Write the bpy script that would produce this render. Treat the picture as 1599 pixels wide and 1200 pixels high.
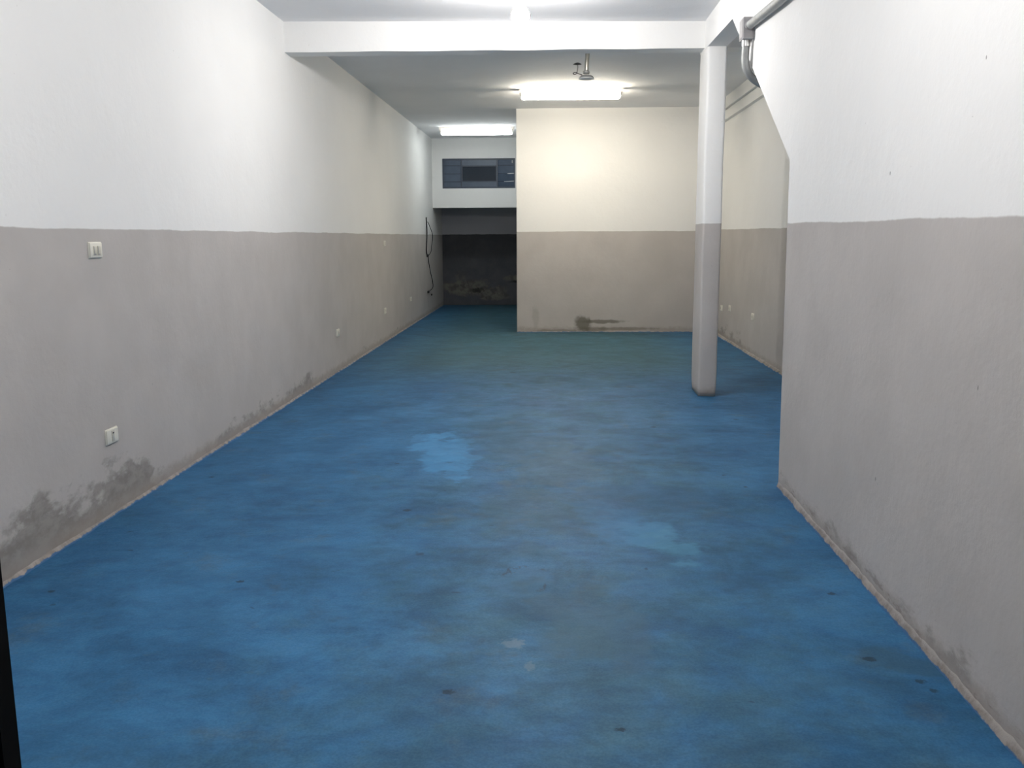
import bpy, bmesh, math, random
from mathutils import Vector, Matrix, noise as mnoise

# ------------------------------------------------------------------ clear
for o in list(bpy.data.objects):
    bpy.data.objects.remove(o, do_unlink=True)
scene = bpy.context.scene
COL = scene.collection
random.seed(7)

# ------------------------------------------------------------------ camera
FPX, PITCH, YAW, ROLL, CAM_H = 1400.0, 0.1646, 0.0463, -0.0049, 1.42
fh = Vector((-math.sin(YAW), math.cos(YAW), 0)); rr = Vector((math.cos(YAW), math.sin(YAW), 0)); zz = Vector((0, 0, 1))
fw = fh * math.cos(PITCH) - zz * math.sin(PITCH)
up = fh * math.sin(PITCH) + zz * math.cos(PITCH)
rt = rr * math.cos(ROLL) + up * math.sin(ROLL)
up = -rr * math.sin(ROLL) + up * math.cos(ROLL)
cd = bpy.data.cameras.new('camera'); cam = bpy.data.objects.new('camera', cd); COL.objects.link(cam)
cd.sensor_fit = 'HORIZONTAL'; cd.sensor_width = 36.0; cd.lens = FPX * 36.0 / 1599.0
cd.clip_start = 0.05; cd.clip_end = 200
m = Matrix.Identity(4)
for i in range(3):
    m[i][0], m[i][1], m[i][2] = rt[i], up[i], -fw[i]
m[0][3], m[1][3], m[2][3] = 0, 0, CAM_H
cam.matrix_world = m
scene.camera = cam

# ------------------------------------------------------------------ world: night outside, a little street glow
w = bpy.data.worlds.new('world'); scene.world = w; w.use_nodes = True
w.node_tree.nodes['Background'].inputs[0].default_value = (0.55, 0.7, 1.0, 1)
w.node_tree.nodes['Background'].inputs[1].default_value = 0.035

# lamp strengths (the lamps themselves are built further down and carry these)
BULB_L = 520.0
FILL_L = 490.0
TUBE_NEAR_L = 116.0
TUBE_FAR_L = 25.0
BULB_C = (1.0, 0.965, 0.935)
TUBE_NEAR_C = (1.0, 0.905, 0.74)
TUBE_FAR_C = (0.93, 1.0, 1.0)

vs = scene.view_settings
vs.view_transform = 'Standard'; vs.look = 'None'; vs.gamma = 1.0; vs.exposure = 0.08
vs.use_curve_mapping = False

# ------------------------------------------------------------------ sizes of the room (metres; X right, Y depth, Z up)
XL, XR, XRR = -2.27, 1.28, 2.34
ZC = 3.2
Y0 = -1.2
WALLT = 0.16
YPART, XPART = 13.25, -0.534
YBACK = 17.1
YEND = 18.5

# ================================================================== node helpers
class N:
    def __init__(self, name):
        self.mat = bpy.data.materials.new(name); self.mat.use_nodes = True
        self.t = self.mat.node_tree
        self.bsdf = self.t.nodes['Principled BSDF']
        self._pos = None
    def node(self, typ, **kw):
        n = self.t.nodes.new(typ)
        for k, v in kw.items(): setattr(n, k, v)
        return n
    def put(self, sock, v):
        if hasattr(v, 'is_linked') or hasattr(v, 'links'):
            self.t.links.new(v, sock)
        elif isinstance(v, (tuple, list)) and len(v) == 3 and sock.type == 'RGBA':
            sock.default_value = (*v, 1)
        else:
            sock.default_value = v
    def math(self, op, a, b=0.0, c=None, clamp=False):
        n = self.node('ShaderNodeMath', operation=op); n.use_clamp = clamp
        self.put(n.inputs[0], a); self.put(n.inputs[1], b)
        if c is not None: self.put(n.inputs[2], c)
        return n.outputs[0]
    def add(self, a, b): return self.math('ADD', a, b)
    def sub(self, a, b): return self.math('SUBTRACT', a, b)
    def mul(self, a, b): return self.math('MULTIPLY', a, b)
    def mx(self, a, b): return self.math('MAXIMUM', a, b)
    def ss(self, v, lo, hi, a=0.0, b=1.0):
        n = self.node('ShaderNodeMapRange'); n.interpolation_type = 'SMOOTHSTEP'
        self.put(n.inputs[0], v); n.inputs[1].default_value = lo; n.inputs[2].default_value = hi
        n.inputs[3].default_value = a; n.inputs[4].default_value = b
        return n.outputs[0]
    def lin(self, v, lo, hi, a=0.0, b=1.0):
        n = self.node('ShaderNodeMapRange')
        self.put(n.inputs[0], v); n.inputs[1].default_value = lo; n.inputs[2].default_value = hi
        n.inputs[3].default_value = a; n.inputs[4].default_value = b
        return n.outputs[0]
    def mix(self, f, a, b, mode='MIX'):
        n = self.node('ShaderNodeMix', data_type='RGBA', blend_type=mode)
        self.put(n.inputs[0], f); self.put(n.inputs[6], a); self.put(n.inputs[7], b)
        return n.outputs[2]
    def pos(self):
        if self._pos is None:
            g = self.node('ShaderNodeNewGeometry'); s = self.node('ShaderNodeSeparateXYZ')
            self.t.links.new(g.outputs['Position'], s.inputs[0])
            self._pos = (g.outputs['Position'], s.outputs[0], s.outputs[1], s.outputs[2])
        return self._pos
    def noise(self, scale, detail=4.0, rough=0.55, stretch=None, dist=0.0, off=(0, 0, 0)):
        p = self.pos()[0]
        if stretch or any(off):
            mp = self.node('ShaderNodeMapping'); self.t.links.new(p, mp.inputs[0])
            mp.inputs['Scale'].default_value = stretch or (1, 1, 1)
            mp.inputs['Location'].default_value = off
            p = mp.outputs[0]
        n = self.node('ShaderNodeTexNoise'); self.t.links.new(p, n.inputs['Vector'])
        n.inputs['Scale'].default_value = scale; n.inputs['Detail'].default_value = detail
        n.inputs['Roughness'].default_value = rough; n.inputs['Distortion'].default_value = dist
        return n.outputs['Fac']
    def blob(self, u, v, cu, cv, ru, rv, wob, k=0.9, soft=0.35, rot=0.0):
        """soft-edged ellipse in the plane of two position axes, its rim pushed about by a noise"""
        P = self.pos(); ax = [next(i for i in (1, 2, 3) if P[i] == q) - 1 for q in (u, v)]
        mp = self.node('ShaderNodeMapping', vector_type='TEXTURE'); self.t.links.new(P[0], mp.inputs[0])
        loc = [0.0, 0.0, 0.0]; sc = [1e5, 1e5, 1e5]
        loc[ax[0]], loc[ax[1]] = cu, cv; sc[ax[0]], sc[ax[1]] = ru, rv
        mp.inputs['Location'].default_value = loc; mp.inputs['Scale'].default_value = sc
        if rot: mp.inputs['Rotation'].default_value = (0, 0, rot)
        ln = self.node('ShaderNodeVectorMath', operation='LENGTH'); self.t.links.new(mp.outputs[0], ln.inputs[0])
        d = self.math('MULTIPLY_ADD', wob, 2 * k, ln.outputs['Value'])
        return self.ss(d, 1 - soft + k, 1 + soft + k, 1.0, 0.0)
    def bump(self, hgt, strength, dist, prev=None):
        b = self.node('ShaderNodeBump'); b.inputs['Strength'].default_value = strength
        b.inputs['Distance'].default_value = dist
        self.put(b.inputs['Height'], hgt)
        if prev is not None: self.t.links.new(prev, b.inputs['Normal'])
        return b.outputs[0]
    def done(self, color, rough=0.7, metal=0.0, normal=None, spec=0.3):
        self.put(self.bsdf.inputs['Base Color'], color)
        self.put(self.bsdf.inputs['Roughness'], rough)
        self.bsdf.inputs['Metallic'].default_value = metal
        self.bsdf.inputs['Specular IOR Level'].default_value = spec
        if normal is not None: self.t.links.new(normal, self.bsdf.inputs['Normal'])
        return self.mat

WHITE = (0.86, 0.86, 0.85)
GREY = (0.495, 0.469, 0.450)
CEMENT = (0.33, 0.285, 0.25)
BLUE = (0.030, 0.125, 0.285)

def wall_material(name, paint_z, axis='y', wet=(), specks=(), extra=None, paint_slope=0.0, wet_base=-0.10, white=WHITE, grey=GREY):
    """white plaster over a hand-painted grey dado, damp stains creeping up from the floor"""
    n = N(name); p, x, y, z = n.pos()
    u = y if axis == 'y' else x
    wav = n.noise(1.3, 3.0)
    fine = n.noise(14.0, 4.0)
    zz_ = n.add(z, n.mul(n.sub(wav, 0.5), 0.03))
    zz_ = n.add(zz_, n.mul(n.sub(fine, 0.5), 0.008))
    if paint_slope: zz_ = n.sub(zz_, n.mul(u, paint_slope))
    dado = n.ss(zz_, paint_z - 0.004, paint_z + 0.004, 1.0, 0.0)
    big = n.noise(0.9, 4.0)
    wcol = n.mix(n.ss(big, 0.3, 0.7), tuple(c * 0.97 for c in white), white)
    gcol = n.mix(n.ss(n.noise(2.2, 5.0), 0.3, 0.7), tuple(c * 0.94 for c in grey), tuple(c * 1.03 for c in grey))
    col = n.mix(dado, wcol, gcol)
    # faint stray specks in the plaster
    sp = n.noise(42.0, 2.0)
    col = n.mix(n.ss(sp, 0.76, 0.80, 0.0, 0.35), col, (0.22, 0.21, 0.2))
    # damp
    wgt = None
    for (c, r, a) in wet:
        g = n.ss(n.math('ABSOLUTE', n.sub(u, c)), r * 0.5, r, a, 0.0)
        wgt = g if wgt is None else n.add(wgt, g)
    wgt = wet_base if wgt is None else n.add(wgt, wet_base)
    st = n.noise(7.0, 6.0, 0.62, stretch=(0.6, 0.55, 1.1) if axis == 'y' else (0.8, 1, 1))
    st2 = n.noise(19.0, 5.0, 0.6, stretch=(0.7, 0.6, 1.1))
    val = n.add(n.sub(n.add(n.mul(st, 0.75), n.mul(st2, 0.25)), n.mul(z, 1.05)), wgt)
    damp = n.ss(val, 0.47, 0.60)
    dcol = n.mix(n.ss(st2, 0.35, 0.65), (0.155, 0.142, 0.128), (0.27, 0.248, 0.225))
    col = n.mix(n.mul(damp, 0.72), col, dcol)
    # bleached salts right above the floor, worn bare cement
    low = n.ss(n.add(z, n.mul(n.sub(st2, 0.5), 0.12)), 0.035, 0.10, 1.0, 0.0)
    col = n.mix(n.mul(low, 0.7), col, n.mix(n.ss(st, 0.4, 0.6), CEMENT, (0.36, 0.325, 0.30)))
    wob = n.noise(11.0, 4.0, 0.6)
    for (cu, cz, ru, rz, dark) in specks:
        b = n.blob(u, z, cu, cz, ru, rz, wob, 0.5, 0.25)
        col = n.mix(n.mul(b, dark), col, (0.05, 0.045, 0.04))
    if extra: col = extra(n, u, z, col, wob)
    h1 = n.noise(38.0, 3.0, 0.6)
    nb = n.bump(h1, 0.22, 0.006)
    nb = n.bump(n.noise(3.0, 3.0), 0.25, 0.03, nb)
    return n.done(col, 0.75, 0.0, nb, 0.2)

def plain(name, c, rough=0.5, metal=0.0, spec=0.4, var=0.06, scale=30.0, bump=0.0):
    n = N(name)
    f = n.noise(scale, 3.0)
    col = n.mix(n.ss(f, 0.3, 0.7), tuple(v * (1 - var) for v in c), tuple(min(1, v * (1 + var)) for v in c))
    nb = n.bump(f, bump, 0.003) if bump else None
    return n.done(col, rough, metal, nb, spec)

def emitter(name, c, s):
    n = N(name)
    n.bsdf.inputs['Base Color'].default_value = (0.9, 0.9, 0.9, 1)
    n.bsdf.inputs['Emission Color'].default_value = (*c, 1)
    n.bsdf.inputs['Emission Strength'].default_value = s
    return n.mat

# ------------------------------------------------------------------ the floor paint
def floor_material():
    n = N('blue floor paint'); p, x, y, z = n.pos()
    big = n.noise(0.55, 5.0, 0.6)
    mid = n.noise(1.7, 6.0, 0.62, off=(3.1, 0.4, 0))
    mid2 = n.noise(4.3, 6.0, 0.65, off=(0, 7.7, 0))
    fine = n.noise(21.0, 4.0, 0.65)
    grit = n.noise(120.0, 3.0, 0.6)
    blue = n.mix(n.ss(mid, 0.3, 0.7), (0.015, 0.089, 0.202), (0.029, 0.134, 0.280))
    # traffic wear down the middle, dull greenish grey
    track = n.ss(n.math('ABSOLUTE', n.sub(x, 0.15)), 0.35, 1.75, 1.0, 0.0)
    wear = n.add(n.add(n.mul(mid2, 0.62), n.mul(big, 0.45)), n.mul(track, 0.20))
    wear = n.ss(wear, 0.54, 0.90)
    grey = n.mix(n.ss(mid, 0.35, 0.65), (0.030, 0.094, 0.145), (0.044, 0.104, 0.142))
    col = n.mix(n.mul(wear, 0.78), blue, grey)
    # the older floor behind the beam is duller and greener
    back = n.ss(n.add(y, n.mul(n.sub(mid, 0.5), 1.4)), 8.2, 10.4)
    bn = n.mul(back, n.ss(n.math('ABSOLUTE', n.sub(x, -0.1)), 1.1, 2.3, 0.85, 0.10))
    col = n.mix(bn, col, n.mix(n.ss(mid2, 0.35, 0.65), (0.033, 0.097, 0.130), (0.049, 0.108, 0.130)))
    # mottled brownish grime
    gr = n.ss(n.noise(2.9, 5.0, 0.68, off=(9, 2, 0)), 0.55, 0.72)
    col = n.mix(n.mul(gr, 0.38), col, (0.066, 0.088, 0.096))
    dk = n.ss(n.noise(3.6, 5.0, 0.7, off=(1, 12, 0)), 0.57, 0.75)
    col = n.mix(n.mul(dk, 0.35), col, (0.030, 0.075, 0.13))
    lt = n.ss(n.noise(6.5, 5.0, 0.7, off=(4, 1, 0)), 0.62, 0.76)
    col = n.mix(n.mul(lt, 0.35), col, (0.075, 0.138, 0.18))
    col = n.mix(n.ss(grit, 0.3, 0.7), n.mix(0.10, col, (0.01, 0.02, 0.03)), n.mix(0.05, col, (0.3, 0.36, 0.4)))
    # cloudy brushwork and scuffs
    ml = n.add(n.mul(n.noise(2.4, 6.0, 0.72, off=(2, 8, 0), dist=0.6), 0.6), n.mul(n.noise(7.5, 5.0, 0.7, off=(6, 3, 0), stretch=(0.7, 1.3, 1)), 0.4))
    col = n.mix(1.0, col, n.mix(n.ss(ml, 0.34, 0.66), (0.78, 0.80, 0.82), (1.30, 1.29, 1.26)), 'MULTIPLY')
    sc = n.ss(n.noise(13.0, 5.0, 0.75, off=(2, 2, 0), stretch=(0.8, 1.2, 1)), 0.60, 0.70)
    col = n.mix(n.mul(sc, 0.30), col, (0.065, 0.102, 0.125))
    # small dark pits
    pit = n.ss(n.noise(9.0, 2.0, 0.5, off=(5, 5, 0), stretch=(1, 1.6, 1)), 0.735, 0.77)
    col = n.mix(n.mul(pit, 0.6), col, (0.02, 0.04, 0.07))
    wob = n.noise(5.0, 3.0, 0.55)
    wob2 = n.noise(17.0, 4.0, 0.6)
    wob3 = n.noise(48.0, 4.0, 0.65)
    # repainted lighter patches
    for (cx, cy, rx, ry, rot, a, c) in [
        (-0.71, 5.78, 0.19, 0.50, 0.15, 0.85, (0.055, 0.220, 0.430)),
        (-0.60, 5.35, 0.07, 0.26, 0.1, 0.6, (0.055, 0.210, 0.410)),
        (-0.95, 6.20, 0.06, 0.12, 0.0, 0.5, (0.055, 0.20, 0.39)),
        (0.50, 4.06, 0.13, 0.27, 0.35, 0.8, (0.065, 0.215, 0.350)),
        (0.30, 4.38, 0.15, 0.40, 0.3, 0.55, (0.045, 0.165, 0.330)),
        (-0.05, 4.55, 0.30, 0.45, 0.0, 0.35, (0.055, 0.105, 0.138)),
        (0.02, 5.45, 0.28, 0.50, 0.0, 0.40, (0.070, 0.125, 0.160)),
        (-0.12, 3.55, 0.12, 0.15, 0.0, 0.45, (0.050, 0.140, 0.250)),
        (0.12, 3.15, 0.18, 0.35, 0.2, 0.45, (0.058, 0.108, 0.142)),
        (-0.135, 2.965, 0.040, 0.035, 0.0, 0.6, (0.15, 0.21, 0.26)),
        (-0.075, 2.80, 0.016, 0.030, 0.0, 0.5, (0.14, 0.20, 0.25)),
        (0.55, 4.75, 0.35, 0.30, 0.2, 0.5, (0.028, 0.10, 0.20)),
        (-0.25, 6.1, 0.35, 0.55, 0.2, 0.4, (0.045, 0.10, 0.15)),
        (1.15, 2.86, 0.16, 0.10, -0.5, 0.5, (0.035, 0.075, 0.105)),
    ]:
        b = n.blob(x, y, cx, cy, rx, ry, wob if rx > 0.11 else (wob2 if rx > 0.05 else wob3), 1.5, 0.26, rot)
        col = n.mix(n.mul(n.mul(b, a), n.ss(ml, 0.36, 0.62, 0.62, 1.0)), col, c)
    # cracked blister outline
    d = n.math('SQRT', n.add(n.math('POWER', n.mul(n.add(x, 0.115), 1 / 0.085), 2.0), n.math('POWER', n.mul(n.sub(y, 3.56), 1 / 0.15), 2.0)))
    d = n.add(d, n.mul(n.sub(wob2, 0.5), 1.6))
    ring = n.mul(n.ss(n.math('ABSOLUTE', n.sub(d, 1.0)), 0.02, 0.09, 1.0, 0.0), n.ss(wob, 0.47, 0.56))
    col = n.mix(n.mul(ring, 0.6), col, (0.035, 0.05, 0.065))
    # dark chips in the paint
    for (cx, cy, r) in [(1.118, 3.455, .024), (-2.04, 5.12, .022), (-1.30, 3.50, .022), (-2.04, 3.38, .022), (1.07, 2.89, .03),
                        (1.18, 2.74, .022), (1.20, 2.68, .02), (-0.98, 5.47, .02), (-0.76, 4.50, .03), (1.42, 6.9, .03), (0.75, 6.6, .03),
                        (1.02, 5.25, .02), (-0.33, 2.62, .028), (-0.42, 9.3, .05), (0.20, 2.42, .02), (1.1, 5.0, .018)]:
        b = n.blob(x, y, cx, cy, r * 0.7, r * 0.55, wob3, 1.5, 0.3)
        col = n.mix(n.mul(b, 0.7), col, (0.012, 0.022, 0.035))
    rough = n.lin(n.add(n.mul(wear, 0.5), n.mul(fine, 0.5)), 0.0, 1.0, 0.42, 0.66)
    nb = n.bump(fine, 0.16, 0.006)
    nb = n.bump(mid2, 0.30, 0.012, nb)
    return n.done(col, rough, 0.0, nb, 0.08)

# ------------------------------------------------------------------ materials
def right_extra(n, u, z, col, wob):
    s = n.ss(n.noise(26.0, 5.0, 0.65, stretch=(1, 0.25, 1)), 0.52, 0.62)
    band = n.ss(n.add(z, n.mul(n.sub(wob, 0.5), 0.1)), 0.04, 0.13, 1.0, 0.0)
    return n.mix(n.mul(n.mul(s, band), 0.55), col, (0.20, 0.175, 0.155))

def part_extra(n, u, z, col, wob):
    for (cx, cz, rx, rz, a) in [(0.45, 0.12, 0.12, 0.11, 0.85), (0.72, 0.155, 0.30, 0.028, 0.75), (0.62, 0.04, 0.20, 0.04, 0.5),
                                (1.05, 0.05, 0.45, 0.022, 0.5), (0.05, 0.02, 0.30, 0.02, 0.5), (-0.26, 0.22, 0.05, 0.14, 0.18)]:
        b = n.blob(u, z, cx, cz, rx, rz, wob, 0.8, 0.35)
        col = n.mix(n.mul(b, a), col, (0.135, 0.125, 0.10))
    return col

M = {}
M['floor'] = floor_material()
M['wall_left'] = wall_material('plaster left', 1.468, 'y', wet=((3.9, 1.3, 0.36), (6.9, 2.3, 0.22), (11.5, 3.0, 0.12)),
                               paint_slope=-0.0018)
M['wall_right'] = wall_material('plaster right', 1.456, 'y', wet=((3.6, 1.4, 0.10), (1.9, 1.4, 0.12)), wet_base=-0.09, paint_slope=0.004,
                                specks=((3.56, 1.645, .004, .007, .6), (2.84, 1.933, .003, .006, .6), (3.512, .458, .004, .009, .65), (2.726, .959, .0035, .009, .6)),
                                extra=right_extra)
M['wall_right_rear'] = wall_material('plaster rear right', 1.470, 'y', wet=((12.3, 1.6, 0.22), (10, 1.5, 0.1)), paint_slope=0.001)
M['wall_partition'] = wall_material('plaster partition', 1.469, 'x', wet=((0.5, 0.8, 0.02),), extra=part_extra, paint_slope=0.002)
M['wall_back'] = wall_material('plaster lintel', 1.0, 'x')
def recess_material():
    n = N('stained recess plaster with painted shade'); p, x, y, z = n.pos()
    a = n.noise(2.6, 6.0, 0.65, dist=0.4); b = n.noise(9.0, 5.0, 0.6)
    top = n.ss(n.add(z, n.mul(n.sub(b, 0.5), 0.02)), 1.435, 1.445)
    col = n.mix(top, n.mix(n.ss(a, 0.3, 0.7), (0.085, 0.089, 0.100), (0.115, 0.119, 0.130)), (0.48, 0.49, 0.53))  # both paints darkened: the shade of the recess is in the colour
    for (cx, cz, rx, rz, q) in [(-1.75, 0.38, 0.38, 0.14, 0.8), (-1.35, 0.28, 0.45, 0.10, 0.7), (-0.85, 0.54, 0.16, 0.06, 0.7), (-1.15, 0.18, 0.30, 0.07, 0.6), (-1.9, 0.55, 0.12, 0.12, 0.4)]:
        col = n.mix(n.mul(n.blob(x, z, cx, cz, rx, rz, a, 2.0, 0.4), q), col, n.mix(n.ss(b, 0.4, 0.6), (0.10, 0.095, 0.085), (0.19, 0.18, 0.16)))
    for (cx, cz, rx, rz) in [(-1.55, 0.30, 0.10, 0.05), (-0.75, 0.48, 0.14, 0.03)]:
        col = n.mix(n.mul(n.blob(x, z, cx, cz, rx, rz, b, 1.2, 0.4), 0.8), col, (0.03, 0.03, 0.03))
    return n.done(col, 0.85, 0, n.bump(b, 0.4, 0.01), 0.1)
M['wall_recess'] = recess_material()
M['column'] = wall_material('plaster column', 1.510, 'x')
M['white'] = wall_material('white plaster', -1.0, 'x')
def ceiling_material():
    n = N('ceiling plaster')
    f = n.noise(1.1, 5.0); g = n.noise(45.0, 4.0)
    col = n.mix(n.ss(f, 0.3, 0.7), (0.83, 0.835, 0.85), (0.87, 0.875, 0.89))
    nb = n.bump(g, 0.25, 0.006); nb = n.bump(f, 0.3, 0.04, nb)
    return n.done(col, 0.8, 0, nb, 0.2)
M['ceiling'] = ceiling_material()
def base_material(name):
    n = N(name); p, x, y, z = n.pos()
    a = n.noise(16.0, 6.0, 0.65); b = n.noise(55.0, 4.0)
    col = n.mix(n.ss(a, 0.35, 0.65), (0.23, 0.205, 0.185), (0.34, 0.31, 0.288))
    col = n.mix(n.ss(n.add(z, n.mul(n.sub(a, 0.5), 0.04)), 0.012, 0.035), col, (0.36, 0.335, 0.315))
    bl = n.ss(n.add(z, n.mul(n.sub(a, 0.5), 0.030)), 0.002, 0.007, 1.0, 0.0)
    col = n.mix(n.mul(bl, 0.9), col, BLUE)
    nb = n.bump(a, 0.5, 0.012); nb = n.bump(b, 0.4, 0.004, nb)
    return n.done(col, 0.85, 0, nb, 0.2)
M['base'] = base_material('bare cement fillet')
M['plate'] = plain('ivory plastic', (0.76, 0.74, 0.66), 0.35, 0, 0.5, 0.02)
M['plate_key'] = plain('ivory switch key', (0.60, 0.58, 0.50), 0.35, 0, 0.5, 0.02)
M['dark'] = plain('dark slot', (0.03, 0.03, 0.028), 0.6)
M['galv'] = plain('galvanised steel', (0.34, 0.35, 0.345), 0.55, 0.35, 0.5, 0.10, 18.0)
M['chrome'] = plain('zinc collar', (0.72, 0.72, 0.71), 0.25, 0.95, 0.5, 0.06)
M['boxgrey'] = plain('grey painted cast box', (0.36, 0.35, 0.355), 0.55, 0.2, 0.4, 0.06, 12.0, 0.2)
M['cable_white'] = plain('white cable sheath', (0.75, 0.75, 0.74), 0.5)
M['cable_black'] = plain('black cable sheath', (0.025, 0.025, 0.028), 0.55)
M['jamb'] = plain('black enamelled steel', (0.004, 0.004, 0.004), 0.8, 0.0, 0.05)
M['housing'] = plain('white enamelled sheet', (0.72, 0.66, 0.60), 0.45)
M['holder'] = plain('lampholder plastic', (0.78, 0.75, 0.70), 0.5)
M['tube_near'] = emitter('warm white tube', TUBE_NEAR_C, TUBE_NEAR_L)
M['tube_far'] = emitter('cool white tube', TUBE_FAR_C, TUBE_FAR_L)
M['bulb'] = emitter('cool bulb', BULB_C, BULB_L)
M['bulb_fill'] = emitter('added fill bulb by the entrance', BULB_C, FILL_L)
M['frame_blue'] = plain('blue grey window steel', (0.034, 0.050, 0.080), 0.4, 0.0, 0.5, 0.1)
M['pane_blue'] = plain('frosted blue grey pane', (0.070, 0.098, 0.145), 0.28, 0.0, 0.5, 0.08, 9.0)
M['pane_dark'] = plain('dark night pane', (0.018, 0.028, 0.044), 0.12, 0.0, 0.5, 0.05)
M['rod'] = plain('brushed brass grey rod', (0.62, 0.60, 0.54), 0.28, 0.9, 0.5, 0.08)
M['socket'] = plain('grey socket', (0.36, 0.36, 0.37), 0.45, 0.1)

# ================================================================== mesh helpers
def link(name, verts, faces, mat, parent=None, smooth=False):
    me = bpy.data.meshes.new(name); me.from_pydata([tuple(v) for v in verts], [], faces); me.update()
    bm = bmesh.new(); bm.from_mesh(me); bmesh.ops.recalc_face_normals(bm, faces=bm.faces); bm.to_mesh(me); bm.free()
    me.materials.append(mat)
    if smooth:
        for p in me.polygons: p.use_smooth = True
    o = bpy.data.objects.new(name, me); COL.objects.link(o)
    if parent: o.parent = parent
    return o

class MB:
    """collects shapes for ONE mesh"""
    def __init__(self): self.v, self.f = [], []
    def box(self, x0, x1, y0, y1, z0, z1):
        b = len(self.v)
        self.v += [(x, y, z) for z in (z0, z1) for y in (y0, y1) for x in (x0, x1)]
        self.f += [tuple(b + i for i in q) for q in ((0, 2, 3, 1), (4, 5, 7, 6), (0, 1, 5, 4), (2, 6, 7, 3), (0, 4, 6, 2), (1, 3, 7, 5))]
        return self
    def rounded(self, x0, x1, y0, y1, z0, z1, r, seg=3):
        bm = bmesh.new()
        mb = MB().box(x0, x1, y0, y1, z0, z1)
        vs_ = [bm.verts.new(v) for v in mb.v]
        for q in mb.f: bm.faces.new([vs_[i] for i in q])
        bmesh.ops.bevel(bm, geom=list(bm.edges), offset=r, segments=seg, affect='EDGES', profile=0.5)
        bm.verts.index_update(); b = len(self.v)
        self.v += [tuple(v.co) for v in bm.verts]; self.f += [tuple(b + v.index for v in q.verts) for q in bm.faces]
        bm.free(); return self
    def tube(self, pts, r, seg=12, caps=True):
        pts = [Vector(p) for p in pts]; b = len(self.v)
        t = (pts[1] - pts[0]).normalized()
        a = t.orthogonal().normalized()
        for i, p in enumerate(pts):
            if i == 0: t2 = (pts[1] - pts[0]).normalized()
            elif i == len(pts) - 1: t2 = (pts[-1] - pts[-2]).normalized()
            else: t2 = (pts[i + 1] - pts[i - 1]).normalized()
            a = (a - t2 * a.dot(t2)).normalized(); c = t2.cross(a)
            ri = r[i] if isinstance(r, (list, tuple)) else r
            for k in range(seg):
                an = 2 * math.pi * k / seg
                self.v.append(tuple(p + a * (ri * math.cos(an)) + c * (ri * math.sin(an))))
        for i in range(len(pts) - 1):
            for k in range(seg):
                k2 = (k + 1) % seg
                self.f.append((b + i * seg + k, b + i * seg + k2, b + (i + 1) * seg + k2, b + (i + 1) * seg + k))
        if caps:
            self.f.append(tuple(b + k for k in range(seg))[::-1])
            self.f.append(tuple(b + (len(pts) - 1) * seg + k for k in range(seg)))
        return self
    def lathe(self, prof, cx, cy, cz, seg=24):
        return self.tube([(cx, cy, cz + z) for r, z in prof], [max(r, 1e-4) for r, z in prof], seg)
    def prism(self, poly, x0, x1):
        """polygon in (y, z) extruded along x"""
        b = len(self.v); k = len(poly)
        self.v += [(x0, y, z) for y, z in poly] + [(x1, y, z) for y, z in poly]
        self.f.append(tuple(range(b, b + k))[::-1]); self.f.append(tuple(range(b + k, b + 2 * k)))
        for i in range(k):
            j = (i + 1) % k
            self.f.append((b + i, b + j, b + k + j, b + k + i))
        return self
    def build(self, name, mat, parent=None, smooth=False):
        o = link(name, self.v, self.f, mat, parent, False)
        if smooth:
            for p in o.data.polygons: p.use_smooth = True
            try:
                o.data.set_sharp_from_angle(angle=math.radians(40))
            except Exception:
                pass
        return o

def tag(o, label, cat, group=None, kind=None):
    o['label'] = label; o['category'] = cat
    if group: o['group'] = group
    if kind: o['kind'] = kind
    return o
def struct(o, label, cat): return tag(o, label, cat, None, 'structure')
def empty(name, loc=(0, 0, 0)):
    o = bpy.data.objects.new(name, None); COL.objects.link(o); o.location = loc; o.empty_display_size = 0.05
    return o
def part(mb, name, mat, root, smooth=True):
    """build in world coordinates, keep them relative to the root empty"""
    L = root.matrix_world.translation if root.parent else root.location
    mb.v = [(v[0] - L[0], v[1] - L[1], v[2] - L[2]) for v in mb.v]
    return mb.build(name, mat, root, smooth)
def subpart(mb, name, mat, par, root, smooth=True):
    L = root.location
    mb.v = [(v[0] - L[0], v[1] - L[1], v[2] - L[2]) for v in mb.v]
    return mb.build(name, mat, par, smooth)

def smooth_path(pts, n=8):
    P = [Vector(p) for p in pts]; out = []
    for i in range(len(P) - 1):
        a, b, c, d = P[max(i - 1, 0)], P[i], P[i + 1], P[min(i + 2, len(P) - 1)]
        for k in range(n):
            t = k / n
            out.append(0.5 * ((2 * b) + (c - a) * t + (2 * a - 5 * b + 4 * c - d) * t * t + (3 * b - a - 3 * c + d) * t ** 3))
    out.append(P[-1]); return out

# ================================================================== STRUCTURE
# floor: one slab with a gently uneven top
def make_floor():
    x0, x1, y0, y1 = XL - WALLT, XRR + WALLT, Y0, YEND + WALLT
    nx, ny = 60, 220
    v, f = [], []
    for j in range(ny + 1):
        for i in range(nx + 1):
            x = x0 + (x1 - x0) * i / nx; y = y0 + (y1 - y0) * j / ny
            z = 0.004 * mnoise.noise(Vector((x * 1.1, y * 0.9, 0))) - 0.002
            v.append((x, y, min(z, 0.0015)))
    for j in range(ny):
        for i in range(nx):
            a = j * (nx + 1) + i; f.append((a, a + 1, a + nx + 2, a + nx + 1))
    b = len(v); v += [(x0, y0, -0.15), (x1, y0, -0.15), (x1, y1, -0.15), (x0, y1, -0.15)]
    f.append((b, b + 3, b + 2, b + 1))
    o = link('floor', v, f, M['floor'], None, True)
    for p in o.data.polygons: p.use_smooth = True
    return o
struct(make_floor(), 'worn blue painted concrete floor with pale repainted patches', 'floor')

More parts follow.
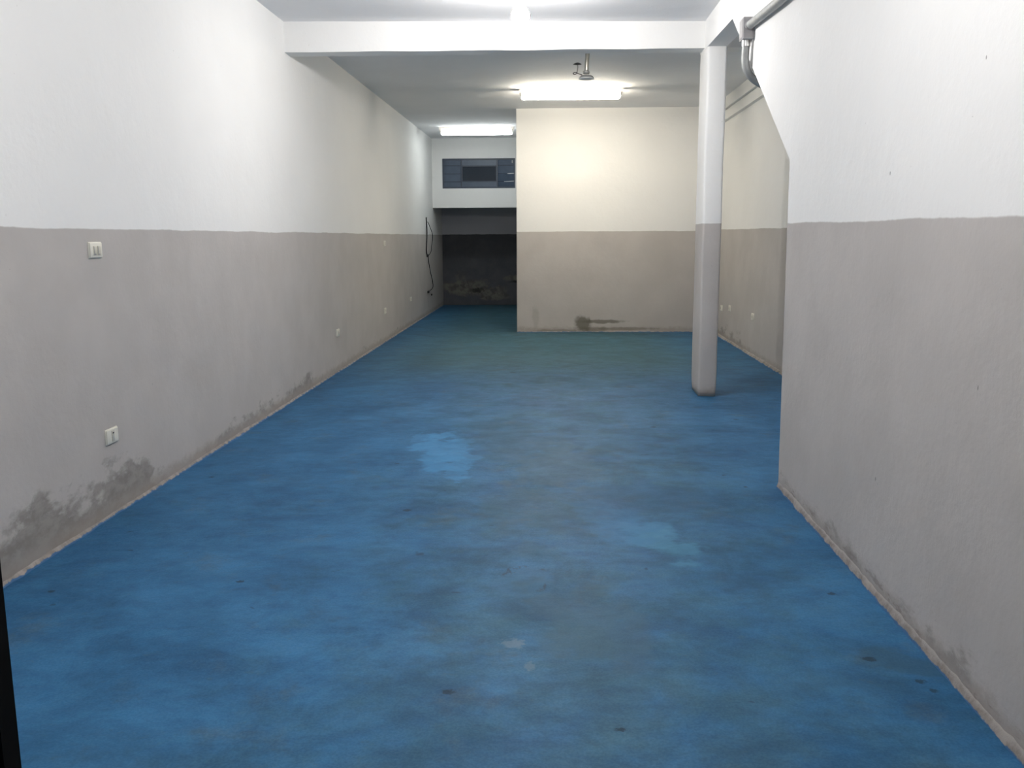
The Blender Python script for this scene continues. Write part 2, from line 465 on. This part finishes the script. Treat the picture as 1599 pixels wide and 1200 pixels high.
struct(MB().box(XL - WALLT, XRR + WALLT, Y0, YBACK + 0.15, ZC, ZC + 0.15).build('ceiling', M['ceiling']),
       'flat whitewashed concrete ceiling carrying the lamps', 'ceiling')

struct(MB().box(XL - WALLT, XL, Y0, YEND + WALLT, 0, ZC).build('wall_left', M['wall_left']),
       'long white wall with grey lower half and damp stains along the floor', 'wall')

# front wall on the right: vertical edge, then the slanted underside of the stair, then the side beam to the column
wr = MB().prism([(Y0, 0), (4.995, 0), (5.062, 1.818), (6.84, 2.945), (8.30, 2.972), (8.30, ZC), (Y0, ZC)], XR, XR + WALLT)
struct(wr.build('wall_right', M['wall_right']), 'white and grey wall with slanted rear edge under the metal pipe', 'wall')
# body of the stair hidden behind that wall
ws = MB().prism([(4.85, 0), (4.995, 0), (5.062, 1.818), (6.84, 2.945), (7.2, ZC), (6.7, ZC), (4.85, 2.0)], XR + WALLT, XRR)
struct(ws.build('wall_stair', M['white']), 'sloping underside of a stair behind the slanted wall', 'wall')
struct(MB().box(XRR, XRR + WALLT, 4.85, YPART + 0.2, 0, ZC).build('wall_right_rear', M['wall_right_rear']),
       'recessed side wall behind the column with three low outlets', 'wall')
struct(MB().box(XPART, XRR + WALLT, YPART, YEND + WALLT, 0, ZC).build('wall_partition', M['wall_partition']),
       'cream lit partition block with grey lower half and dark stain at floor', 'wall')

# lintel wall with the window opening
WX0, WX1, WZ0, WZ1 = -2.078, -0.715, 2.288, 2.835
lw = MB()
ZL = 1.932
lw.box(XL, WX0, YBACK, YBACK + 0.15, ZL, ZC); lw.box(WX1, XPART, YBACK, YBACK + 0.15, ZL, ZC)
lw.box(WX0, WX1, YBACK, YBACK + 0.15, ZL, WZ0); lw.box(WX0, WX1, YBACK, YBACK + 0.15, WZ1, ZC)
struct(lw.build('wall_back', M['wall_back']), 'white wall panel over the dark recess holding a high window', 'wall')
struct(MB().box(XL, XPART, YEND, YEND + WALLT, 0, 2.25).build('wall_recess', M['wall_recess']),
       'stained back wall with shade painted in, inside the low recess', 'wall')
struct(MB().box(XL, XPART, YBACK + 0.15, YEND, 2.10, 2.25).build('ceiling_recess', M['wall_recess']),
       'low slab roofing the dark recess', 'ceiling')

# cross beam, a little skewed and uneven
def make_beam():
    v, f = [], []; n = 48
    for i in range(n + 1):
        t = i / n; x = XL + (XRR - XL) * t
        tt = (x - XL) / (XR - XL)
        yf = 7.83 + 0.22 * tt; th = 0.165
        zb = 2.952 + 0.030 * tt + 0.006 * mnoise.noise(Vector((x * 2.3, 0, 0)))
        zb2 = 2.948 + 0.030 * tt + 0.009 * mnoise.noise(Vector((x * 3.1, 5, 0)))
        v += [(x, yf, ZC), (x, yf, zb), (x, yf + th, zb2), (x, yf + th, ZC)]
    for i in range(n):
        a = i * 4
        for k in range(4):
            k2 = (k + 1) % 4
            f.append((a + k, a + k2, a + 4 + k2, a + 4 + k))
    f += [(0, 1, 2, 3), (n * 4 + 3, n * 4 + 2, n * 4 + 1, n * 4)]
    return link('ceiling_beam', v, f, M['white'])
struct(make_beam(), 'white concrete cross beam spanning the ceiling', 'beam')

# column with rounded, slightly lumpy edges and a chipped foot
def make_column():
    cx, cy, hx, hy = 1.362, 8.09, 0.082, 0.200
    v, f = [], []; nl = 64; prof = []
    r = 0.022
    for (sx, sy, a0) in ((1, 1, 0), (-1, 1, 90), (-1, -1, 180), (1, -1, 270)):
        for k in range(4):
            a = math.radians(a0 + 30 * k); prof.append((sx, sy, r * math.cos(a), r * math.sin(a)))
    m_ = len(prof)
    for j in range(nl + 1):
        z = 2.985 * j / nl
        foot = max(0.0, 1 - z / 0.16)
        for (sx, sy, ox, oy) in prof:
            x = cx + sx * (hx - r) + ox; y = cy + sy * (hy - r) + oy
            nn = mnoise.noise(Vector((x * 9, y * 9, z * 2.2)))
            fx = 1 - 0.10 * foot * foot
            x = cx + (x - cx) * fx + 0.004 * nn; y = cy + (y - cy) * (1 - 0.04 * foot * foot) + 0.004 * mnoise.noise(Vector((y * 7, x * 7, z * 2)))
            zz2 = z + (0.010 * mnoise.noise(Vector((x * 18, y * 18, 3))) if j == 0 else 0)
            v.append((x, y, max(zz2, -0.01)))
    for j in range(nl):
        for k in range(m_):
            k2 = (k + 1) % m_
            f.append((j * m_ + k, j * m_ + k2, (j + 1) * m_ + k2, (j + 1) * m_ + k))
    f.append(tuple(range(m_))[::-1]); f.append(tuple(nl * m_ + k for k in range(m_)))
    o = link('concrete_column', v, f, M['column'], None, True)
    return o
struct(make_column(), 'square plastered column, white above and grey below, under the beam', 'column')

# stepped moulding under the ceiling of the recessed side wall
struct(MB().box(XRR - 0.085, XRR, 5.6, YPART, 3.055, ZC).build('trim_1', M['white']), 'upper step of the boxed ledge high on the recessed wall', 'trim')
struct(MB().box(XRR - 0.050, XRR, 5.6, YPART, 2.928, 3.05).build('trim_2', M['white']), 'lower step of the boxed ledge high on the recessed wall', 'trim')

# rough cement fillets where walls meet the floor
def fillet(name, pt, n, hgt, dep, seed, label, step=0.025):
    """pt = (point at arc length t, length); n = direction into the room"""
    v, f = [], []; L = pt[1]; k = max(4, int(L / step)); R = random.Random(seed); K = 6
    for i in range(k + 1):
        t = L * i / k; x, y = pt[0](t)
        a = mnoise.noise(Vector((t * 1.7, seed, 0))); b = mnoise.noise(Vector((t * 6.0, seed, 4))); c = mnoise.noise(Vector((t * 17.0, seed, 7)))
        d = max(0.003, dep * (1 + 0.55 * a + 0.50 * b + 0.45 * c)); h = max(0.006, hgt * (1 + 0.5 * mnoise.noise(Vector((t * 2.3, seed, 9))) + 0.3 * c))
        for q in range(K):
            s_ = q / (K - 1)                       # 0 at the wall, 1 on the floor
            w_ = mnoise.noise(Vector((t * 9.0, s_ * 2.5, seed * 3.3)))
            off = d * (0.10 + 0.90 * s_ ** 1.6) + 0.0025 * w_ * math.sin(math.pi * s_)
            z = h * (1 - s_) ** 0.9
            if q == 0: off = -0.004
            if q == K - 1: z = -0.008
            v.append((x + n[0] * off, y + n[1] * off, z))
    for i in range(k):
        for q in range(K - 1):
            f.append((i * K + q, i * K + q + 1, (i + 1) * K + q + 1, (i + 1) * K + q))
    return struct(link(name, v, f, M['base'], None, True), label, 'baseboard')
fillet('baseboard_left', (lambda t: (XL, Y0 + t), YEND - Y0), (1, 0), 0.018, 0.017, 1, 'rough cement fillet along the foot of the long wall')
fillet('baseboard_right', (lambda t: (XR, Y0 + t), 4.99 - Y0), (-1, 0), 0.038, 0.012, 2, 'rough cement fillet along the slanted wall')
fillet('baseboard_right_rear', (lambda t: (XRR, 5.0 + t), YPART - 5.0), (-1, 0), 0.030, 0.028, 3, 'rough cement fillet along the recessed wall')
fillet('baseboard_partition', (lambda t: (XPART + t, YPART), XRR - XPART), (0, -1), 0.012, 0.014, 4, 'thin pale cement edge along the partition foot')

# black steel jamb of the entrance, close to the camera
jm = MB(); jm.box(-1.305, -1.221, 1.78, 1.84, 0, ZC); jm.box(-1.33, -1.305, 1.79, 1.83, 0, ZC)
struct(jm.build('door_jamb', M['jamb']), 'black steel door jamb at the lower corner beside the long wall', 'door jamb')

# ------------------------------------------------------------------ window
def make_window():
    root = empty('window_1', (WX0, YBACK, WZ0))
    struct(root, 'high blue grey three column steel window above the dark recess', 'window')
    fy0, fy1 = YBACK + 0.02, YBACK + 0.075; b = 0.024
    fr = MB()
    fr.box(WX0, WX1, fy0, fy1, WZ0, WZ0 + b); fr.box(WX0, WX1, fy0, fy1, WZ1 - b, WZ1)
    fr.box(WX0, WX0 + b, fy0, fy1, WZ0 + b, WZ1 - b); fr.box(WX1 - b, WX1, fy0, fy1, WZ0 + b, WZ1 - b)
    part(fr, 'window_frame', M['frame_blue'], root, False)
    xa, xb = -1.728, -1.052
    for x in (xa, xb):
        part(MB().box(x - 0.012, x + 0.012, fy0 + 0.005, fy1 - 0.005, WZ0 + b, WZ1 - b), 'mullion', M['frame_blue'], root, False)
    rows = [WZ0 + b, 2.412, 2.555, 2.705, WZ1 - b]
    def pane(x0, x1, z0, z1, tilt, mat, glint=0):
        yc = (fy0 + fy1) / 2; dz = (z1 - z0); th = 0.006
        mb = MB(); mb.box(x0, x1, -th / 2, th / 2, -dz / 2, dz / 2)
        c, s = math.cos(tilt), math.sin(tilt)
        mb.v = [(x, yc + y * c - z * s, (z0 + z1) / 2 + y * s + z * c) for x, y, z in mb.v]
        p = part(mb, 'pane', mat, root, False)
        # steel clip rail at each pane foot; white part-width bars paint lit edges
        if glint:
            rl = MB().box(x1 - glint * (x1 - x0), x1, yc - 0.012, yc + 0.008, z0 - 0.006, z0 + 0.005)
            rl.v = [(x, y, z + 0.014 * ((x - x0) / (x1 - x0) - 1)) for x, y, z in rl.v]
        else:
            rl = MB().box(x0, x1, yc - 0.008, yc + 0.008, z0 - 0.006, z0 + 0.004)
        subpart(rl, 'bar_or_glint', M['cable_white'] if glint else M['frame_blue'], p, root, False)
    for k in range(4):
        pane(WX0 + b, xa - 0.014, rows[k] + 0.006, rows[k + 1] - 0.004, 0.10, M['pane_blue'])
        pane(xb + 0.014, WX1 - b, rows[k] + 0.006, rows[k + 1] - 0.004, 0.22 if k in (0, 1) else 0.12, M['pane_blue'], {1: 0.62, 2: 0.40}.get(k, 0))
    pane(xa + 0.014, xb - 0.014, rows[0] + 0.006, rows[1] - 0.004, 0.02, M['pane_blue'])
    pane(xa + 0.014, xb - 0.014, rows[3] + 0.004, rows[4] - 0.004, 0.02, M['pane_blue'])
    sash = MB(); sz0, sz1 = rows[1], rows[3]
    yy0, yy1 = fy0 + 0.03, fy1
    sash.box(xa + 0.012, xb - 0.012, yy0, yy1, sz0, sz0 + 0.014); sash.box(xa + 0.012, xb - 0.012, yy0, yy1, sz1 - 0.014, sz1)
    sash.box(xa + 0.012, xa + 0.026, yy0, yy1, sz0 + 0.014, sz1 - 0.014); sash.box(xb - 0.026, xb - 0.012, yy0, yy1, sz0 + 0.014, sz1 - 0.014)
    s = part(sash, 'sash', M['frame_blue'], root, False)
    subpart(MB().box(xa + 0.026, xb - 0.026, fy1 - 0.016, fy1 - 0.010, sz0 + 0.014, sz1 - 0.014), 'dark_pane', M['pane_dark'], s, root, False)
    lv = MB().rounded(WX1 - b - 0.035, WX1 - b - 0.022, fy0 - 0.02, fy0 + 0.02, 2.74, 2.80, 0.004)
    part(lv, 'latch_lever', M['chrome'], root)
make_window()

# ================================================================== LAMPS
def fluorescent(x0, x1, yc, tube_mat, label):
    zc = ZC
    root = empty('fluorescent_fixture', ((x0 + x1) / 2, yc, zc))
    tag(root, label, 'ceiling light', 'tube lamps on the ceiling')
    xs, xe = x0 - 0.045, x1 + 0.045
    h = MB(); b = len(h.v)
    # tray with sloping sides, wider at the ceiling
    h.v += [(xs - 0.012, yc - 0.085, zc), (xe + 0.012, yc - 0.085, zc), (xe + 0.012, yc + 0.085, zc), (xs - 0.012, yc + 0.085, zc),
            (xs, yc - 0.045, zc - 0.066), (xe, yc - 0.045, zc - 0.066), (xe, yc + 0.045, zc - 0.066), (xs, yc + 0.045, zc - 0.066)]
    h.f += [(0, 1, 2, 3), (4, 7, 6, 5), (0, 4, 5, 1), (1, 5, 6, 2), (2, 6, 7, 3), (3, 7, 4, 0)]
    part(h, 'housing', M['housing'], root, False)
    for sx, xx in ((-1, xs), (1, xe)):
        part(MB().rounded(min(xx - sx * 0.008, xx - sx * 0.026), max(xx - sx * 0.008, xx - sx * 0.026), yc - 0.058, yc + 0.058, zc - 0.092, zc - 0.045, 0.005, 2), 'lampholder', M['holder'], root)
    for dy in (-0.045, 0.045):
        t = part(MB().tube([(x0 + q, yc + dy, zc - 0.102) for q in (-0.024, -0.018, -0.006, 0.012)] + [(x1 + q, yc + dy, zc - 0.102) for q in (-0.012, 0.006, 0.018, 0.024)], [0.004, 0.012, 0.0165, 0.0185, 0.0185, 0.0165, 0.012, 0.004], 16), 'tube', tube_mat, root)
fluorescent(-0.375, 0.795, 11.55, M['tube_near'], 'warm glowing tube light on ceiling in front of the cream partition')
fluorescent(-1.855, -0.715, 15.42, M['tube_far'], 'white glowing tube light on ceiling before the high window')

def bulb_lamp(cx, cy, zc, label, mat):
    root = empty('pendant_bulb', (cx, cy, ZC))
    tag(root, label, 'pendant light')
    part(MB().lathe([(0.0, 0.0), (0.045, 0.0), (0.045, -0.012), (0.016, -0.028)], cx, cy, ZC, 20), 'ceiling_rose', M['socket'], root)
    part(MB().tube([(cx, cy, ZC - 0.02), (cx, cy, zc + 0.097)], 0.0125, 12), 'rod', M['socket'], root)
    part(MB().lathe([(0.013, 0.132), (0.020, 0.117), (0.020, 0.077), (0.017, 0.072)], cx, cy, zc, 20), 'socket', M['socket'], root)
    prof = [(0.018, 0.075), (0.028, 0.062), (0.048, 0.040), (0.061, 0.015), (0.065, -0.008), (0.061, -0.030), (0.049, -0.050), (0.028, -0.064), (0.001, -0.069)]
    part(MB().lathe(prof, cx, cy, zc, 24), 'bulb', mat, root)
bulb_lamp(-0.235, 6.6, 2.938, 'glowing bulb hanging on a short rod in front of the cross beam', M['bulb'])
FILL_Y = 2.5
bulb_lamp(-0.25, FILL_Y, 2.92, 'added fill bulb hanging above the entrance, nearest the camera', M['bulb_fill'])  # unseen bulb, added to brighten the front walls

def empty_fitting(cx, cy):
    root = empty('lamp_rod', (cx, cy, ZC))
    tag(root, 'unlit metal lamp rod with flat collar and loose wires behind the beam', 'lamp fitting')
    part(MB().lathe([(0.0, 0.0), (0.04, 0.0), (0.04, -0.01), (0.018, -0.02)], cx, cy, ZC, 20), 'ceiling_rose', M['rod'], root)
    part(MB().tube([(cx + 0.012, cy, ZC - 0.015), (cx, cy, 2.90)], 0.020, 14), 'rod', M['rod'], root)
    part(MB().lathe([(0.020, 0.012), (0.030, 0.006), (0.032, -0.012), (0.022, -0.022)], cx - 0.002, cy, 2.895, 18), 'neck', M['chrome'], root)
    part(MB().lathe([(0.022, 0.015), (0.050, 0.008), (0.066, -0.006), (0.068, -0.014), (0.060, -0.018), (0.01, -0.016)], cx, cy, 2.852, 24), 'collar', M['galv'], root)
    part(MB().lathe([(0.058, -0.015), (0.070, -0.016), (0.070, -0.021), (0.058, -0.022)], cx, cy, 2.852, 24), 'rim', M['cable_white'], root)
    pts = [(cx - 0.04, cy, 2.868), (cx - 0.075, cy, 2.880), (cx - 0.105, cy, 2.892), (cx - 0.122, cy, 2.882), (cx - 0.110, cy, 2.873), (cx - 0.090, cy, 2.885), (cx - 0.082, cy, 2.93), (cx - 0.083, cy, 2.958)]
    wi = part(MB().tube(smooth_path(pts, 6), 0.0035, 8), 'wire', M['cable_black'], root)
    subpart(MB().lathe([(0.0, 0.012), (0.020, 0.006), (0.040, -0.004), (0.012, -0.010), (0.0, -0.012)], cx - 0.085, cy, 2.966, 12), 'wire_cap', M['cable_black'], wi, root)
empty_fitting(0.30, 8.6)

# ================================================================== CONDUIT ON THE RIGHT
def conduit():
    root = empty('electrical_conduit', (1.24, 6.1, 2.65))
    tag(root, 'grey metal conduit with junction box high on the slanted wall', 'conduit')
    bx = part(MB().rounded(1.206, XR, 6.075, 6.19, 2.652, 2.787, 0.006, 2), 'junction_box', M['boxgrey'], root)
    subpart(MB().rounded(1.2025, 1.207, 6.085, 6.18, 2.662, 2.777, 0.0015, 1), 'box_cover', M['boxgrey'], bx, root)
    part(MB().tube([(1.247, 6.085, 2.735), (1.247, 6.055, 2.733)], 0.030, 18), 'bushing', M['boxgrey'], root)
    part(MB().tube([(1.247, 6.08, 2.735), (1.244, 5.30, 2.690), (1.238, 2.6, 2.60), (1.236, -1.0, 2.52)], 0.0265, 18), 'pipe', M['galv'], root)
    for y, z in ((4.0, 2.646), (1.2, 2.564)):
        part(MB().rounded(1.205, XR, y - 0.012, y + 0.012, z - 0.034, z + 0.034, 0.004, 1), 'clamp', M['galv'], root)
    part(MB().tube([(1.240, 6.135, 2.655), (1.240, 6.135, 2.615)], 0.0285, 18), 'collar', M['chrome'], root)
    pts = [(1.240, 6.135, 2.63), (1.238, 6.135, 2.58), (1.238, 6.136, 2.53), (1.250, 6.138, 2.475), (1.285, 6.142, 2.425), (1.345, 6.145, 2.385), (1.45, 6.15, 2.345), (1.62, 6.15, 2.30)]
    part(MB().tube(smooth_path(pts, 6), 0.0245, 18), 'bent_pipe', M['galv'], root)
    part(MB().tube([(1.2735, 6.10, 2.66), (1.2735, 6.12, 2.56), (1.2745, 6.15, 2.48), (1.30, 6.16, 2.40)], 0.0045, 8), 'thin_cable', M['cable_white'], root)
conduit()

# ================================================================== WALL PLATES
def plate_on(side, y, z, kind, label, group, wx=0.124, hz=0.080):
    xw = XL if side > 0 else XRR
    name = 'light_switch' if kind.startswith('switch') else 'wall_outlet'
    root = empty(name, (xw, y, z)); tag(root, label, 'switch' if kind.startswith('switch') else 'outlet', group)
    def bx(d0, d1, u0, u1, v0, v1, r, nm, mat, par=None):
        a, b = xw + side * d0, xw + side * d1
        mb = MB().rounded(min(a, b), max(a, b), y + u0, y + u1, z + v0, z + v1, r, 2)
        return part(mb, nm, mat, root) if par is None else subpart(mb, nm, mat, par, root)
    bx(-0.002, 0.005, -wx / 2, wx / 2, -hz / 2, hz / 2, 0.002, 'base_plate', M['plate'])
    bx(0.004, 0.0115, -wx / 2 + 0.003, wx / 2 - 0.003, -hz / 2 + 0.003, hz / 2 - 0.003, 0.004, 'cover', M['plate'])
    if kind == 'switch2':
        for u in (-0.018, 0.022):
            k = bx(0.011, 0.0155, u - 0.014, u + 0.014, -0.024, 0.020, 0.0015, 'rocker', M['plate_key'])
            bx(0.0145, 0.0165, u - 0.013, u - 0.008, -0.022, 0.018, 0.0006, 'rocker_edge', M['socket'], k)
            bx(0.0145, 0.0162, u - 0.011, u + 0.004, -0.023, -0.017, 0.0006, 'rocker_mark', M['socket'], k)
    elif kind == 'socket':
        s = bx(0.011, 0.0145, -0.012, 0.013, -0.028, 0.028, 0.0015, 'socket_insert', M['plate_key'])
        bx(0.0135, 0.0150, -0.007, 0.008, 0.012, 0.020, 0.0006, 'pin_hole', M['dark'], s)
        bx(0.0135, 0.0148, -0.003, 0.004, -0.020, 0.012, 0.0006, 'slot', M['socket'], s)
    elif kind == 'switch1':
        bx(0.011, 0.016, -0.014, 0.014, -0.022, 0.022, 0.0015, 'rocker', M['plate_key'])
    else:
        s = bx(0.011, 0.0145, -0.014, 0.014, -0.020, 0.020, 0.0015, 'socket_insert', M['plate_key'])
        bx(0.0135, 0.0150, -0.008, 0.008, -0.003, 0.003, 0.0006, 'slot', M['dark'], s)
    return root
plate_on(1, 4.388, 1.357, 'switch2', 'ivory double switch just under the white paint on the long wall', None)
plate_on(1, 4.405, 0.412, 'socket', 'large ivory outlet above the damp stain on the long wall', None)
plate_on(1, 9.317, 0.413, 'outlet', 'low ivory outlet on the long wall, second from the camera', 'low outlets')
plate_on(1, 12.02, 0.420, 'outlet', 'low ivory outlet on the long wall directly below the small switch', 'low outlets')
plate_on(1, 14.22, 0.425, 'outlet', 'farthest low outlet on the long wall, near the hanging cable', 'low outlets', hz=0.068)
plate_on(1, 12.10, 1.320, 'switch1', 'small ivory switch near the grey paint edge toward the far end', None, hz=0.072)
plate_on(-1, 12.58, 0.408, 'outlet', 'low outlet on recessed wall, closest beside the column', 'low outlets')
plate_on(-1, 12.00, 0.450, 'outlet', 'low outlet on recessed wall, middle of the three', 'low outlets')
plate_on(-1, 10.61, 0.462, 'outlet', 'low outlet on recessed wall, nearest of the three to the slanted wall', 'low outlets')

# ================================================================== HANGING CABLE ON THE LONG WALL
def cable():
    root = empty('hanging_cable', (XL, 16.1, 1.74)); tag(root, 'loose black cable dangling on the wall beside the dark recess', 'cable')
    X = XL + 0.018
    def P(l, d=0.0): return smooth_path([(X + d + 0.006 * math.sin(i * 2.1), y, z) for i, (y, z) in enumerate(l)], 6)
    part(MB().tube(P([(16.08, 1.74), (16.09, 1.45), (16.06, 1.15), (16.16, 1.06)]), 0.011, 8), 'cable_run', M['cable_black'], root)
    part(MB().tube(P([(16.16, 1.06), (16.48, 1.126), (16.66, 1.228), (16.79, 1.42), (16.36, 1.59), (16.21, 1.66)], 0.012), 0.006, 8), 'cable_loop', M['cable_black'], root)
    part(MB().tube(P([(16.20, 1.05), (16.26, 0.906), (16.55, 0.721), (16.73, 0.571), (16.68, 0.459), (16.19, 0.417)], 0.004), 0.007, 8), 'cable_tail', M['cable_black'], root)
    part(MB().rounded(XL + 0.004, XL + 0.034, 16.12, 16.22, 0.395, 0.435, 0.006, 2), 'plug', M['cable_black'], root)
    part(MB().rounded(XL + 0.004, XL + 0.034, 16.12, 16.20, 1.04, 1.09, 0.006, 2), 'connector', M['cable_black'], root)
    part(MB().rounded(XL + 0.0, XL + 0.02, 16.62, 16.70, 0.320, 0.350, 0.005, 2), 'wall_box', M['cable_black'], root)
cable()
